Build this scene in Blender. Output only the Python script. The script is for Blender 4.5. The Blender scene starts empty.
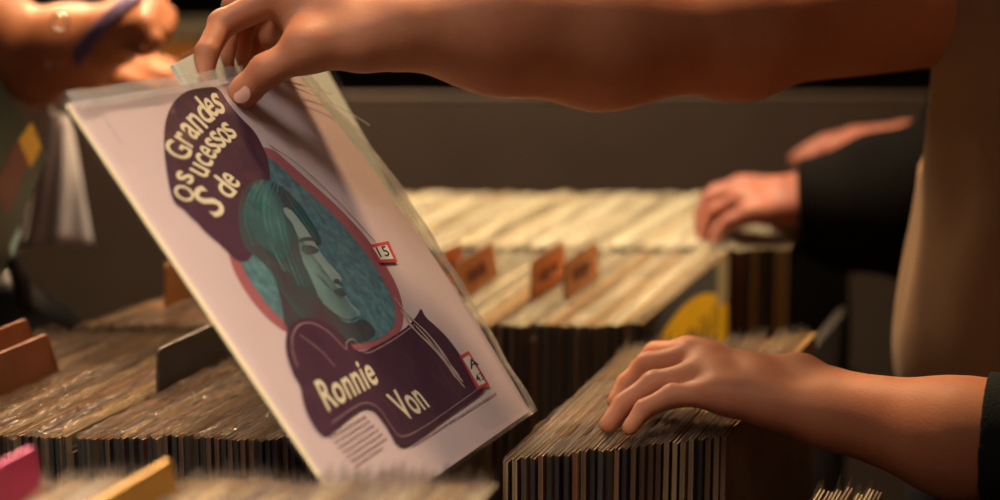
import bpy, bmesh, math, random
import numpy as np
import openvdb
from mathutils import Vector, Matrix
random.seed(7)
SC = bpy.context.scene
COL = SC.collection
R = math.radians

# ------------------------------------------------------------------ camera
CAMZ, PITCH, F = 1.51, R(12.68), 2000.0
SP, CP = math.sin(PITCH), math.cos(PITCH)
cd = bpy.data.cameras.new('camera'); co = bpy.data.objects.new('camera', cd); COL.objects.link(co)
co.location = (0, 0, CAMZ); co.rotation_euler = (math.pi/2-PITCH, 0, 0)
cd.sensor_width = 36; cd.lens = 72; cd.clip_start = .05
cd.dof.use_dof = True; cd.dof.focus_distance = 1.42; cd.dof.aperture_fstop = 2.8
SC.camera = co

def c2w(x, y, z):                     # camera frame (right, down, forward) in metres -> world
    return Vector((x, z*CP - y*SP, CAMZ - z*SP - y*CP))
def at(px, py, d):                    # a point seen at (px, py), d metres deep
    return c2w((px-500)/F*d, (py-250)/F*d, d)
def on(px, py, z):                    # the point of the level plane z seen at (px, py)
    b = (250-py)/F; k = (CAMZ-z)/(SP-b*CP)
    return Vector((k*(px-500)/F, k*(CP+b*SP), z))

# ------------------------------------------------------------------ materials
def mat(name, col, rough=.6, var=.0, scale=20., bump=0., bscale=200., stretch=(1,1,1), metal=0., spec=.5, sss=0., rnd=0., col2=None, sheen=0.):
    m = bpy.data.materials.new(name); m.use_nodes = True
    nt = m.node_tree; N = nt.nodes; L = nt.links
    b = N['Principled BSDF']
    b.inputs['Roughness'].default_value = rough; b.inputs['Metallic'].default_value = metal
    b.inputs['Specular IOR Level'].default_value = spec
    if sheen: b.inputs['Sheen Weight'].default_value = sheen
    if sss:
        b.inputs['Subsurface Weight'].default_value = sss
        b.inputs['Subsurface Radius'].default_value = (1., .35, .2); b.inputs['Subsurface Scale'].default_value = .006
    c = (*col, 1)
    b.inputs['Base Color'].default_value = c
    tc = N.new('ShaderNodeTexCoord'); mp = N.new('ShaderNodeMapping'); mp.inputs['Scale'].default_value = stretch
    L.new(tc.outputs['Object'], mp.inputs['Vector'])
    src = None
    if var or col2:
        nz = N.new('ShaderNodeTexNoise'); nz.inputs['Scale'].default_value = scale; nz.inputs['Detail'].default_value = 5
        L.new(mp.outputs[0], nz.inputs['Vector'])
        rp = N.new('ShaderNodeValToRGB'); rp.color_ramp.elements[0].position = .3; rp.color_ramp.elements[1].position = .7
        c2 = col2 or tuple(max(0, v*(1-var)) for v in col)
        rp.color_ramp.elements[0].color = (*c2, 1); rp.color_ramp.elements[1].color = c
        L.new(nz.outputs['Fac'], rp.inputs['Fac']); src = rp.outputs['Color']
    if rnd:                            # every copy of a thing has a slightly different tone
        oi = N.new('ShaderNodeObjectInfo'); mr = N.new('ShaderNodeMapRange')
        mr.inputs['To Min'].default_value = 1-rnd; mr.inputs['To Max'].default_value = 1+rnd*.5
        L.new(oi.outputs['Random'], mr.inputs['Value'])
        mx = N.new('ShaderNodeMix'); mx.data_type = 'RGBA'; mx.blend_type = 'MULTIPLY'; mx.inputs['Factor'].default_value = 1
        if src: L.new(src, mx.inputs['A'])
        else: mx.inputs['A'].default_value = c
        L.new(mr.outputs[0], mx.inputs['B']); src = mx.outputs['Result']
    if src: L.new(src, b.inputs['Base Color'])
    if bump:
        n2 = N.new('ShaderNodeTexNoise'); n2.inputs['Scale'].default_value = bscale; n2.inputs['Detail'].default_value = 4
        L.new(mp.outputs[0], n2.inputs['Vector'])
        bp = N.new('ShaderNodeBump'); bp.inputs['Strength'].default_value = bump; bp.inputs['Distance'].default_value = .002
        L.new(n2.outputs['Fac'], bp.inputs['Height']); L.new(bp.outputs[0], b.inputs['Normal'])
    return m

def plastic(name, haze=.10, gloss=.16, rough=.12, bscale=40.):
    m = bpy.data.materials.new(name); m.use_nodes = True
    nt = m.node_tree; N = nt.nodes; L = nt.links; N.remove(N['Principled BSDF'])
    tr = N.new('ShaderNodeBsdfTransparent'); tr.inputs[0].default_value = (.96, .96, .95, 1)
    df = N.new('ShaderNodeBsdfDiffuse'); df.inputs[0].default_value = (.75, .74, .70, 1)
    gl = N.new('ShaderNodeBsdfGlossy'); gl.inputs['Roughness'].default_value = rough
    tc = N.new('ShaderNodeTexCoord'); nz = N.new('ShaderNodeTexNoise'); nz.inputs['Scale'].default_value = bscale
    L.new(tc.outputs['Object'], nz.inputs['Vector'])
    bp = N.new('ShaderNodeBump'); bp.inputs['Strength'].default_value = .35; bp.inputs['Distance'].default_value = .004
    L.new(nz.outputs['Fac'], bp.inputs['Height']); L.new(bp.outputs[0], gl.inputs['Normal'])
    m1 = N.new('ShaderNodeMixShader'); m1.inputs[0].default_value = haze
    L.new(tr.outputs[0], m1.inputs[1]); L.new(df.outputs[0], m1.inputs[2])
    lw = N.new('ShaderNodeLayerWeight'); lw.inputs['Blend'].default_value = .25
    mr = N.new('ShaderNodeMapRange'); mr.inputs['To Min'].default_value = gloss*.35; mr.inputs['To Max'].default_value = min(1, gloss*2.5)
    L.new(lw.outputs['Facing'], mr.inputs['Value'])
    m2 = N.new('ShaderNodeMixShader'); L.new(mr.outputs[0], m2.inputs[0])
    L.new(m1.outputs[0], m2.inputs[1]); L.new(gl.outputs[0], m2.inputs[2])
    L.new(m2.outputs[0], N['Material Output'].inputs['Surface'])
    return m

M = {}
M['skin'] = mat('skin', (.51,.215,.11), .55, scale=30, bump=.12, bscale=420, sss=.12, col2=(.44,.165,.085), spec=.25)
M['skin_red'] = mat('reddish_skin', (.42,.155,.09), .45, scale=45, bump=.25, bscale=350, sss=.12, col2=(.34,.11,.068), spec=.35)
M['skin_dark'] = mat('ruddy_skin', (.38,.14,.095), .55, scale=30, bump=.1, bscale=350, sss=.1, col2=(.32,.12,.10), spec=.3)
M['nail'] = mat('nail', (.56,.31,.25), .3, spec=.5)
M['hair_brown'] = mat('brown_hair', (.03,.02,.013), .5, bump=.6, bscale=120, stretch=(1,1,.1))
M['eye'] = mat('eyeball', (.75,.72,.68), .2); M['iris'] = mat('iris', (.05,.03,.02), .2)
M['tan_cloth'] = mat('tan_cotton', (.32,.20,.112), .9, var=.18, scale=14, bump=.35, bscale=600, spec=.1, sheen=.1)
M['black_cloth'] = mat('black_wool', (.006,.0055,.0055), .95, var=.3, scale=30, bump=.5, bscale=300, spec=.08)
M['grey_denim'] = mat('grey_denim', (.085,.082,.080), .9, var=.3, scale=30, bump=.3, bscale=500, spec=.1)
M['dark_denim'] = mat('dark_denim', (.02,.022,.03), .9, var=.3, scale=30, bump=.3, bscale=500, spec=.1)
M['dark_band'] = mat('charcoal_knit', (.018,.022,.022), .9, bump=.5, bscale=400, spec=.1)
M['strap'] = mat('purple_woven_strap', (.16,.11,.24), .8, bump=.4, bscale=500)
M['leather'] = mat('black_leather', (.012,.010,.009), .55, var=.4, scale=8, bump=.4, bscale=60)
M['white_cloth'] = mat('white_cotton', (.70,.66,.70), .9, var=.12, scale=10, bump=.3, bscale=300, spec=.1)
M['shoe'] = mat('black_shoe', (.02,.02,.02), .5)
M['steel'] = mat('polished_steel', (.8,.78,.75), .12, metal=1)
M['bin_wood'] = mat('dark_stained_wood', (.022,.015,.011), .6, var=.5, scale=12, bump=.2, bscale=60, stretch=(1,8,8))
M['orange_board'] = mat('orange_board', (.62,.25,.04), .6, var=.15, scale=8)
M['table_wood'] = mat('table_wood', (.06,.04,.028), .5, var=.4, scale=10, bump=.1, stretch=(1,8,8))
M['grey_panel'] = mat('grey_felt', (.095,.075,.068), .9, var=.14, scale=7, bump=.3, bscale=300, spec=.1)
M['wall'] = mat('brown_plaster', (.035,.024,.018), .9, var=.25, scale=3, bump=.2, bscale=60)
M['floor'] = mat('dark_floor', (.05,.035,.028), .6, var=.3, scale=4, bump=.1)
M['ceiling'] = mat('ceiling_paint', (.10,.08,.07), .9, var=.1, scale=4)
M['edge'] = mat('card_edge', (.70,.60,.40), .8, var=.30, scale=26, bump=.5, bscale=150, stretch=(1,1,.2), rnd=.28, spec=.2)
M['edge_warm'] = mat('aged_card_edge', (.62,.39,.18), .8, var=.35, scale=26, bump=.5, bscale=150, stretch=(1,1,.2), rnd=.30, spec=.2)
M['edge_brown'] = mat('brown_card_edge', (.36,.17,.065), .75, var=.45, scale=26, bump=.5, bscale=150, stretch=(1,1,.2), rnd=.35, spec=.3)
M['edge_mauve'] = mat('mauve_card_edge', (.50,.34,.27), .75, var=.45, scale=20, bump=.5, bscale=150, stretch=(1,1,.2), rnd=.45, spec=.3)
M['edge_white'] = mat('pale_card_edge', (.82,.77,.58), .8, var=.22, scale=22, bump=.5, bscale=150, stretch=(1,1,.2), rnd=.22, spec=.2)
M['paper'] = mat('inner_paper', (.74,.68,.50), .9, var=.1, scale=40, rnd=.2, spec=.1)
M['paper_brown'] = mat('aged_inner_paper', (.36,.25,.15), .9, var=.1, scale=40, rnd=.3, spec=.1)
SP_ = [('spine_black',(.012,.010,.010)),('spine_umber',(.065,.034,.019)),('spine_brown',(.15,.076,.040)),('spine_tan',(.30,.19,.10)),
       ('spine_rust',(.20,.06,.03)),('spine_cream',(.45,.36,.22)),('spine_slate',(.04,.045,.05))]
SPINES = [mat(n, c, .6, var=.4, scale=30, stretch=(1,1,.3)) for n, c in SP_]
FACES = [mat('cover_'+n[6:], c, .55, var=.5, scale=14) for n, c in SP_]
M['poly'] = plastic('clear_sleeve_plastic', .018, .11, .14)
M['poly_row'] = plastic('crinkled_sleeve_plastic', .16, .22, .20, 60)
M['poly_cloudy'] = plastic('cloudy_sleeve_plastic', .30, .20, .22, 60)
M['poly_glint'] = plastic('shiny_sleeve_plastic', .04, .60, .11, 60)
M['poly_dull'] = plastic('dull_sleeve_plastic', .10, .05, .25, 60)
M['orange_card'] = mat('orange_divider_card', (.60,.25,.07), .65, var=.25, scale=25)
M['brown_card'] = mat('dark_brown_divider_card', (.045,.024,.016), .6, var=.3, scale=25)
M['rust_card'] = mat('rust_divider_card', (.30,.095,.03), .65, var=.3, scale=25)
M['magenta_card'] = mat('magenta_divider_card', (.62,.03,.22), .5, var=.15, scale=20)
M['yellow_card'] = mat('yellow_divider_card', (.70,.38,.03), .5, var=.2, scale=20)
M['ink_rust'] = mat('rust_ink', (.17,.045,.02), .7, var=.4, scale=60)
M['ink_dark'] = mat('dark_ink', (.02,.012,.01), .7)
# the held cover
M['c_pink'] = mat('lilac_pink_cover_card', (.61,.49,.50), .5, var=.06, scale=9)
M['c_plum'] = mat('plum_print', (.050,.010,.038), .42, var=.25, scale=14)
M['c_red'] = mat('dusty_red_print', (.36,.10,.12), .45, var=.2, scale=16)
M['c_teal'] = mat('speckled_teal_print', (.10,.25,.28), .45, scale=150, col2=(.03,.10,.135))
M['c_hair'] = mat('dark_teal_hair_print', (.010,.075,.085), .45, scale=30, col2=(.045,.016,.03), stretch=(1,.4,1))
M['c_hairlight'] = mat('teal_hair_print', (.02,.125,.145), .45, scale=40, col2=(.008,.055,.065), stretch=(1,.35,1))
M['c_face'] = mat('pale_teal_face_print', (.30,.42,.38), .45, scale=22, col2=(.16,.28,.28))
M['c_cheek'] = mat('shaded_face_print', (.12,.24,.245), .45, var=.3, scale=30)
M['c_shade'] = mat('teal_brown_print', (.06,.10,.105), .45, var=.3, scale=30)
M['c_cream'] = mat('cream_print', (.72,.66,.46), .5, var=.08, scale=40)
M['c_strand'] = mat('light_teal_strand_print', (.035,.19,.21), .45, scale=60, col2=(.012,.06,.07))
M['c_wisp'] = mat('beige_flourish_print', (.50,.38,.33), .5, var=.35, scale=60)
M['c_line'] = mat('mauve_line_print', (.30,.19,.21), .5)
M['c_blotch'] = mat('lilac_print', (.40,.29,.34), .5, var=.2, scale=20)
M['st_white'] = mat('white_sticker', (.72,.70,.62), .4); M['st_red'] = mat('red_sticker_border', (.55,.05,.07), .4)
M['cover_edge'] = mat('cream_cover_edge', (.75,.66,.42), .7)
M['white_card'] = mat('pale_blue_white_card', (.66,.72,.66), .5, var=.05, scale=10)
M['green_black'] = mat('dark_green_cover', (.018,.028,.022), .35, var=.3, scale=12)
M['dk_red'] = mat('dark_red_print', (.13,.02,.022), .4, var=.3, scale=20)
M['dk_yellow'] = mat('yellow_print', (.58,.33,.03), .4)
M['dk_highlight'] = mat('light_blue_highlight', (.35,.60,.62), .4)
M['label_yellow'] = mat('yellow_round_label', (.95,.52,.015), .45, var=.12, scale=20)
M['cream_strip'] = mat('cream_paper_strip', (.42,.32,.17), .6, var=.15, scale=20)

# ------------------------------------------------------------------ object helpers
def link(name, me, m=None, parent=None, smooth=False):
    o = bpy.data.objects.new(name, me); COL.objects.link(o)
    if m is not None:
        for k in (m if isinstance(m, (list, tuple)) else [m]): me.materials.append(k)
    if parent is not None: o.parent = parent
    if smooth:
        for p in me.polygons: p.use_smooth = True
    return o
def from_bm(name, bm, m=None, parent=None, smooth=False, recalc=True):
    if recalc: bmesh.ops.recalc_face_normals(bm, faces=bm.faces[:])
    me = bpy.data.meshes.new(name); bm.to_mesh(me); bm.free()
    return link(name, me, m, parent, smooth)
def empty(name, loc=(0,0,0)):
    o = bpy.data.objects.new(name, None); COL.objects.link(o); o.location = loc; o.empty_display_size = .05; return o
def tag(o, label, cat, group=None, kind=None):
    o['label'] = label; o['category'] = cat
    if group: o['group'] = group
    if kind: o['kind'] = kind
    return o
def box(bm, lo, hi, mi=0, bevel=0.):
    vs = [bm.verts.new((x, y, z)) for x in (lo[0], hi[0]) for y in (lo[1], hi[1]) for z in (lo[2], hi[2])]
    fs = []
    for q in ((0,1,3,2),(4,6,7,5),(0,4,5,1),(2,3,7,6),(0,2,6,4),(1,5,7,3)):
        f = bm.faces.new([vs[i] for i in q]); f.material_index = mi; fs.append(f)
    if bevel:
        es = list({e for f in fs for e in f.edges})
        bmesh.ops.bevel(bm, geom=es, offset=bevel, segments=2, affect='EDGES', profile=.5)
    return fs
def struct(name, lo, hi, m):
    bm = bmesh.new(); box(bm, lo, hi); o = from_bm(name, bm, m); o['kind'] = 'structure'; return o

# ------------------------------------------------------------------ the room
struct('floor', (-4.5,-2.5,-.1), (4.5,7,0), M['floor'])
struct('wall_back', (-4.5,6.9,0), (4.5,7,3.2), M['wall'])
struct('wall_left', (-4.6,-2.5,0), (-4.5,7,3.2), M['wall'])
struct('wall_right', (4.5,-2.5,0), (4.6,7,3.2), M['wall'])
struct('ceiling', (-4.6,-2.5,3.2), (4.6,7,3.3), M['ceiling'])

TT = .735                                 # height of the table top
def table(name, lo, hi, label):
    t = empty(name, ((lo[0]+hi[0])/2, (lo[1]+hi[1])/2, 0)); tag(t, label, 'table')
    w, d = (hi[0]-lo[0])/2, (hi[1]-lo[1])/2
    bm = bmesh.new(); box(bm, (-w,-d,TT-.03), (w,d,TT), bevel=.004); from_bm('tabletop', bm, M['table_wood'], t)
    bm = bmesh.new(); box(bm, (-w+.05,-d+.05,TT-.11), (w-.05,-d+.07,TT-.03)); box(bm, (-w+.05,d-.07,TT-.11), (w-.05,d-.05,TT-.03)); from_bm('apron', bm, M['table_wood'], t)
    for sx in (-1, 1):
        for sy in (-1, 1):
            bm = bmesh.new(); x, y = sx*(w-.06), sy*(d-.06); box(bm, (x-.03,y-.03,0), (x+.03,y+.03,TT-.03), bevel=.003); from_bm('leg', bm, M['table_wood'], t)
    return t
table('display_table', (-.70,.70), (.325,2.60), 'dark wooden display table carrying the crates of records')

# grey board along the far edge of the table
pb = empty('back_board', (-.1,2.66,0)); tag(pb, 'dark grey felt board standing behind the far row of records', 'board')
bm = bmesh.new(); box(bm, (-1.3,-.012,.05), (1.35,.012,1.118), bevel=.003); from_bm('panel', bm, M['grey_panel'], pb)
bm = bmesh.new(); box(bm, (-1.3,-.0125,1.118), (1.35,.0125,1.126), bevel=.003); from_bm('top_rail', bm, M['grey_panel'], pb)
for x in (-1.2, 1.25):
    bm = bmesh.new(); box(bm, (x-.02,-.2,0), (x+.02,.2,.05), bevel=.003); from_bm('foot', bm, M['bin_wood'], pb)

# ------------------------------------------------------------------ records: card sleeve > inner sleeve, plastic cover
S = .315
def wob(rr, amp): 
    a = [rr.uniform(-1, 1) for _ in range(6)]
    return lambda t: amp*(a[0]*math.sin(2.1*t*math.pi+a[1]*3)+.6*a[2]*math.sin(5.3*t*math.pi+a[3]*3)+.35*a[4]*math.sin(13*t*math.pi+a[5]*3))
def sheet(bm, x0, x1, z0, z1, yoff, th, topf, bowf, nx=12, mi=0, mtop=1, nearf=None):
    """upright panel with a slightly uneven top edge; y = thickness"""
    nz = 3; g = {}
    for i in range(nx+1):
        t = i/nx; x = x0+(x1-x0)*t
        for k in range(nz+1):
            u = k/nz; z = z0+(z1-z0)*u + (topf(t)*u if k == nz else 0)
            for s in (0, 1):
                g[i,k,s] = bm.verts.new((x, yoff+bowf(t)*u*u+(s-.5)*th, z))
    def fc(a, m): 
        f = bm.faces.new(a); f.material_index = m
    for i in range(nx):
        for k in range(nz):
            for s in (0, 1): fc([g[i,k,s], g[i+1,k,s], g[i+1,k+1,s], g[i,k+1,s]], mi)
        fc([g[i,nz,0], g[i+1,nz,0], g[i+1,nz,1], g[i,nz,1]], mtop)
        fc([g[i,0,0], g[i+1,0,0], g[i+1,0,1], g[i,0,1]], mtop)
    for k in range(nz):
        for i in (0, nx): fc([g[i,k,0], g[i,k+1,0], g[i,k+1,1], g[i,k,1]], 2)
CARD, INNER, POLY = [], [], []
for v in range(7):
    rr = random.Random(100+v); T = .0034
    tf, bf = wob(rr, .0008), wob(rr, .0002)
    bm = bmesh.new(); h = S/2
    for s in (-1, 1): sheet(bm, -h, h, 0, S, s*(T/2-.0005), .001, (lambda t, s=s: tf(t)+s*.0003), bf)
    for z in (.0,):
        box(bm, (-h,-T/2+.001,0), (h,T/2-.001,.002), 2)
    box(bm, (-h,-T/2+.001,0), (-h+.0015,T/2-.001,S-.001), 2)
    bmesh.ops.recalc_face_normals(bm, faces=bm.faces[:]); me = bpy.data.meshes.new('record_card'); bm.to_mesh(me); bm.free(); CARD.append(me)
    bm = bmesh.new(); sheet(bm, -h+.004, h-.003, .003, S-.0015-rr.random()*.002, 0, .0011, wob(rr, .0006), bf)
    bmesh.ops.recalc_face_normals(bm, faces=bm.faces[:]); me = bpy.data.meshes.new('record_inner'); bm.to_mesh(me); bm.free(); INNER.append(me)
    bm = bmesh.new(); nx, nz = 26, 4; rise = rr.uniform(.002, .0045)
    for s in (-1, 1):
        g = {}; w1 = wob(rr, .0018); w2 = wob(rr, .0005)
        for i in range(nx+1):
            t = i/nx; x = -h-.003+(S+.006)*t
            for k in range(nz+1):
                z = [0, S*.5, S-.004, S+.001, S+rise][k]
                if k == nz: z += w1(t)+rr.uniform(-.0012, .0016)+t**6*(.004+rr.uniform(-.003, .004))
                y = s*(T/2+.0002) + (bf(t) if k > 1 else 0)
                if k == nz: y = s*.0010 + w2(t) + rr.uniform(-.0004, .0004)
                if i in (0, nx): y *= .25
                g[i,k] = bm.verts.new((x, y, z))
        for i in range(nx):
            for k in range(nz): bm.faces.new([g[i,k], g[i+1,k], g[i+1,k+1], g[i,k+1]])
    me = bpy.data.meshes.new('record_poly'); bm.to_mesh(me); bm.free(); POLY.append(me)
    for p in me.polygons: p.use_smooth = True
for me in CARD: 
    for m in (FACES[0], M['edge'], SPINES[0]): me.materials.append(m)
for me in INNER:
    for m in (M['paper'], M['paper'], M['paper']): me.materials.append(m)
for me in POLY: me.materials.append(M['poly_row'])
def setm(o, i, m): o.material_slots[i].link = 'OBJECT'; o.material_slots[i].material = m

def place(o, near, yaw, lean, ztop):
    """near = (x, y) of the near top corner; yaw from +Y towards +X; lean sideways"""
    ca, sa = math.sin(yaw), math.cos(yaw)
    o.rotation_mode = 'XYZ'; o.rotation_euler = (lean, 0, math.pi/2-yaw)
    # foot shifted so that the top edge stays where it is given
    q = Vector((-math.cos(yaw), math.sin(yaw)))      # local y of the sleeve, seen from above
    sh = -math.sin(lean)*S
    o.location = (near[0]+ca*S/2-q.x*sh, near[1]+sa*S/2-q.y*sh, ztop-S*math.cos(lean))
def record(v, near, yaw, lean, ztop, face, edge, spine, inner, poly, label, group):
    o = bpy.data.objects.new('record', CARD[v]); COL.objects.link(o); place(o, near, yaw, lean, ztop)
    for i, m in enumerate((face, edge, spine)): setm(o, i, m)
    tag(o, label, 'record', group)
    if inner is not None:
        c = bpy.data.objects.new('inner_sleeve', INNER[v]); COL.objects.link(c); c.parent = o
        for i in range(3): setm(c, i, inner)
    if poly is not None:
        c = bpy.data.objects.new('plastic_cover', POLY[v]); COL.objects.link(c); c.parent = o; setm(c, 0, poly)
    return o
def row(n, p0, p1, yaw, ztop, edges, spines, inner, poly, label, group, seed, lean=(0,0), pj=.004, first=None, last=None, skip=(), zj=.0012, thick=1.):
    rr = random.Random(seed); out = []
    ph = [rr.uniform(0, 6) for _ in range(4)]
    for i in range(n):
        if i in skip: continue
        t = i/(n-1) if n > 1 else 0
        y = yaw[0]+(yaw[1]-yaw[0])*t + R(.18)*math.sin(t*9+ph[0])
        ln = lean[0]+(lean[1]-lean[0])*t + R(.22)*math.sin(t*7+ph[1])
        off = pj*(.6*math.sin(t*23+ph[2])+rr.uniform(-.5, .5))
        nx = p0[0]+(p1[0]-p0[0])*t+math.sin(y)*off; ny = p0[1]+(p1[1]-p0[1])*t+math.cos(y)*off
        lb, gp = label, group
        if i == 0 and first: lb, gp = first, None
        if i == n-1 and last: lb, gp = last, None
        out.append(record(rr.randrange(7), (nx, ny), y, ln, ztop+rr.uniform(-zj, zj), rr.choice(FACES), rr.choice(edges), rr.choice(spines), inner, poly if rr.random() < .93 else None, lb, gp)); out[-1].scale.y = thick
    return out
def tray(name, p0, p1, yaw0, yaw1, zb, h, label, extra=(0,0), rise=0., right_h=None):
    """low bin of boards around a row: two long boards, two end boards, a floor"""
    a = Vector((*p0, 0)); b = Vector((*p1, 0)); s = (b-a).normalized()
    d0 = Vector((math.sin(yaw0), math.cos(yaw0), 0)); d1 = Vector((math.sin(yaw1), math.cos(yaw1), 0))
    a2, b2 = a-s*(.008+extra[0]), b+s*(.008+extra[1])
    c = [a2-d0*.009, b2-d1*.009, b2+d1*(S+.009), a2+d0*(S+.009)]
    ctr = sum(c, Vector())/4; t = empty(name, (ctr.x, ctr.y, zb)); tag(t, label, 'bin')
    def board(nm, p, q, z0, z1, th=.009):
        u = (q-p).normalized(); n = Vector((-u.y, u.x, 0))*th/2
        bm = bmesh.new(); k = [p-n, q-n, q+n, p+n]
        lo = [bm.verts.new((*(v-ctr).xy, z0)) for v in k]; hi = [bm.verts.new((*(v-ctr).xy, z1)) for v in k]
        bm.faces.new(lo); bm.faces.new(hi)
        for i in range(4): bm.faces.new([lo[i], lo[(i+1) % 4], hi[(i+1) % 4], hi[i]])
        return from_bm(nm, bm, M['bin_wood'], t)
    board('front_board', c[0], c[1], .0, h); board('back_board', c[3], c[2], .0, h)
    board('end_board', c[0], c[3], .0, h); board('end_board', c[1], c[2], .0, right_h or h)
    bm = bmesh.new(); lo = [bm.verts.new((*(v-ctr).xy, 0)) for v in c]; hi = [bm.verts.new((*(v-ctr).xy, .003)) for v in c]
    bm.faces.new(lo); bm.faces.new(hi)
    for i in range(4): bm.faces.new([lo[i], lo[(i+1) % 4], hi[(i+1) % 4], hi[i]])
    from_bm('base', bm, M['bin_wood'], t)
    return t
ZT = TT+.0035+S                           # record tops: 1.0535
CW, CB = [M['edge_white'], M['edge_white'], M['edge'], M['edge_white']], [M['edge_brown'], M['edge_brown'], M['edge_warm'], M['edge_mauve'], M['edge_brown']]
DARKSP = [SPINES[0]]*4+[SPINES[1]]*4+[SPINES[2]]*4+[SPINES[3], SPINES[4], SPINES[6]]

# D: the stack under the lower hand
D0, D1, DY = (.004,1.357), (.166,1.414), (R(19.5), R(21))
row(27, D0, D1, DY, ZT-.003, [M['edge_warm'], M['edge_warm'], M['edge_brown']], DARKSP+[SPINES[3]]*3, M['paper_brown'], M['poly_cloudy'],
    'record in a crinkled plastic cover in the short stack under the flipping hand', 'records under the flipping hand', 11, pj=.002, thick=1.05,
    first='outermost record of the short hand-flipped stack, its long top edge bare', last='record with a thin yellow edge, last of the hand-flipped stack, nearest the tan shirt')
tray('record_bin', D0, D1, *DY, TT, .10, 'low dark bin around the short stack under the flipping hand')
# E: the nearer cream row
E0, E1, EY = (-.135,1.72), (.117,1.725), (R(20), R(20.5))
row(49, E0, E1, EY, ZT, [M['edge'], M['edge'], M['edge_warm'], M['edge_white']], DARKSP, M['paper'], M['poly_dull'],
    'cream edged record packed in the row with four orange dividers', 'records in the row with orange dividers', 12, pj=.004, thick=1.03, skip=(6,12,25,31))
tray('record_bin', E0, E1, *EY, TT, .10, 'low dark bin around the row with four orange dividers', extra=(0,.125), right_h=.26)
# F: the far cream row
F0, F1, FY = (-.29,2.040), (.298,2.040), (R(21), R(22))
row(72, F0, F1, FY, ZT, CW, [SPINES[0], SPINES[1], SPINES[2], SPINES[3], SPINES[5], SPINES[4]], M['paper'], None,
    'pale record in the brightly lit far row against the grey board', 'records in the far row', 13, pj=.008, zj=.003, thick=1.9)
tray('record_bin', F0, F1, *FY, TT, .10, 'low dark bin around the brightly lit far row')
# A: the brown row at left
A0, A1, AY = (-.521,1.406), (-.125,1.400), (R(23), R(21))
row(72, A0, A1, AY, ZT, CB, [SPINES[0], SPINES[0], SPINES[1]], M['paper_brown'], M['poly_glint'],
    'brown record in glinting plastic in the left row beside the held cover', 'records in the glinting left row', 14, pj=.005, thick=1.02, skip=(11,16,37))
tray('record_bin', A0, A1, *AY, TT, .10, 'low dark bin around the glinting left row')
# B: short row behind it
B0, B1, BY = (-.375,1.718), (-.215,1.720), (R(30), R(26))
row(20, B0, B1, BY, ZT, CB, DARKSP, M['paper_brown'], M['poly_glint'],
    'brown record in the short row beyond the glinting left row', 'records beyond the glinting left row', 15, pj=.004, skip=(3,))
tray('record_bin', B0, B1, *BY, TT, .10, 'low dark bin around the short row beyond the glinting row')
# C: the near row, on a riser
ZC = 1.133; C0, C1, CY = (-.40,.788), (-.105,.775), (R(21), R(19))
bm = bmesh.new(); box(bm, (-.45,.735,TT), (.06,1.115,ZC-S-.0035), bevel=.003)
tag(from_bm('riser_box', bm, M['bin_wood']), 'low dark box under the nearest row of records', 'box')
row(44, C0, C1, CY, ZC, [M['edge_mauve'], M['edge_mauve'], M['edge'], M['edge_warm']], DARKSP, M['paper'], M['poly_row'],
    'blurred mauve edged record in the nearest row along the bottom', 'records in the nearest row', 16, pj=.005, thick=1.5, skip=(6,17))
tray('record_bin', C0, C1, *CY, ZC-S-.0035, .10, 'low dark bin around the nearest row')
# G: a few records at the bottom right, under the forearm
G0, G1, GY = (.112,1.005), (.152,1.0), (R(20), R(20))
row(7, G0, G1, GY, ZT-.004, [M['edge_mauve'], M['edge']], DARKSP, None, M['poly_dull'],
    'record in cloudy plastic peeping out below the forearm at bottom right', 'records below the forearm', 18, pj=.004)
tray('record_bin', G0, G1, *GY, TT, .10, 'small dark bin below the forearm at bottom right')
# J: far yellow bin beyond the grey board
J0, J1, JY = (-.70,3.42), (-.53,3.42), (R(18), R(18))
table('far_table', (-1.7,3.2), (.9,4.1), 'dark table far beyond the grey board with an orange fronted bin')
row(10, J0, J1, JY, ZT+.06, CW, [SPINES[5], SPINES[3]], None, None,
    'pale record in the distant orange fronted bin', 'records in the distant bin', 17, pj=.01, thick=2)
jb = tray('orange_bin', J0, J1, *JY, TT, .06, 'distant orange fronted record bin beyond the grey board')
jo = tag(from_bm('display_board', (lambda b: (box(b, (-.90,3.385,TT), (-.482,3.40,1.105), bevel=.002), b)[1])(bmesh.new()), M['orange_board']), 'orange board along the front of the distant bin', 'board')

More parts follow.
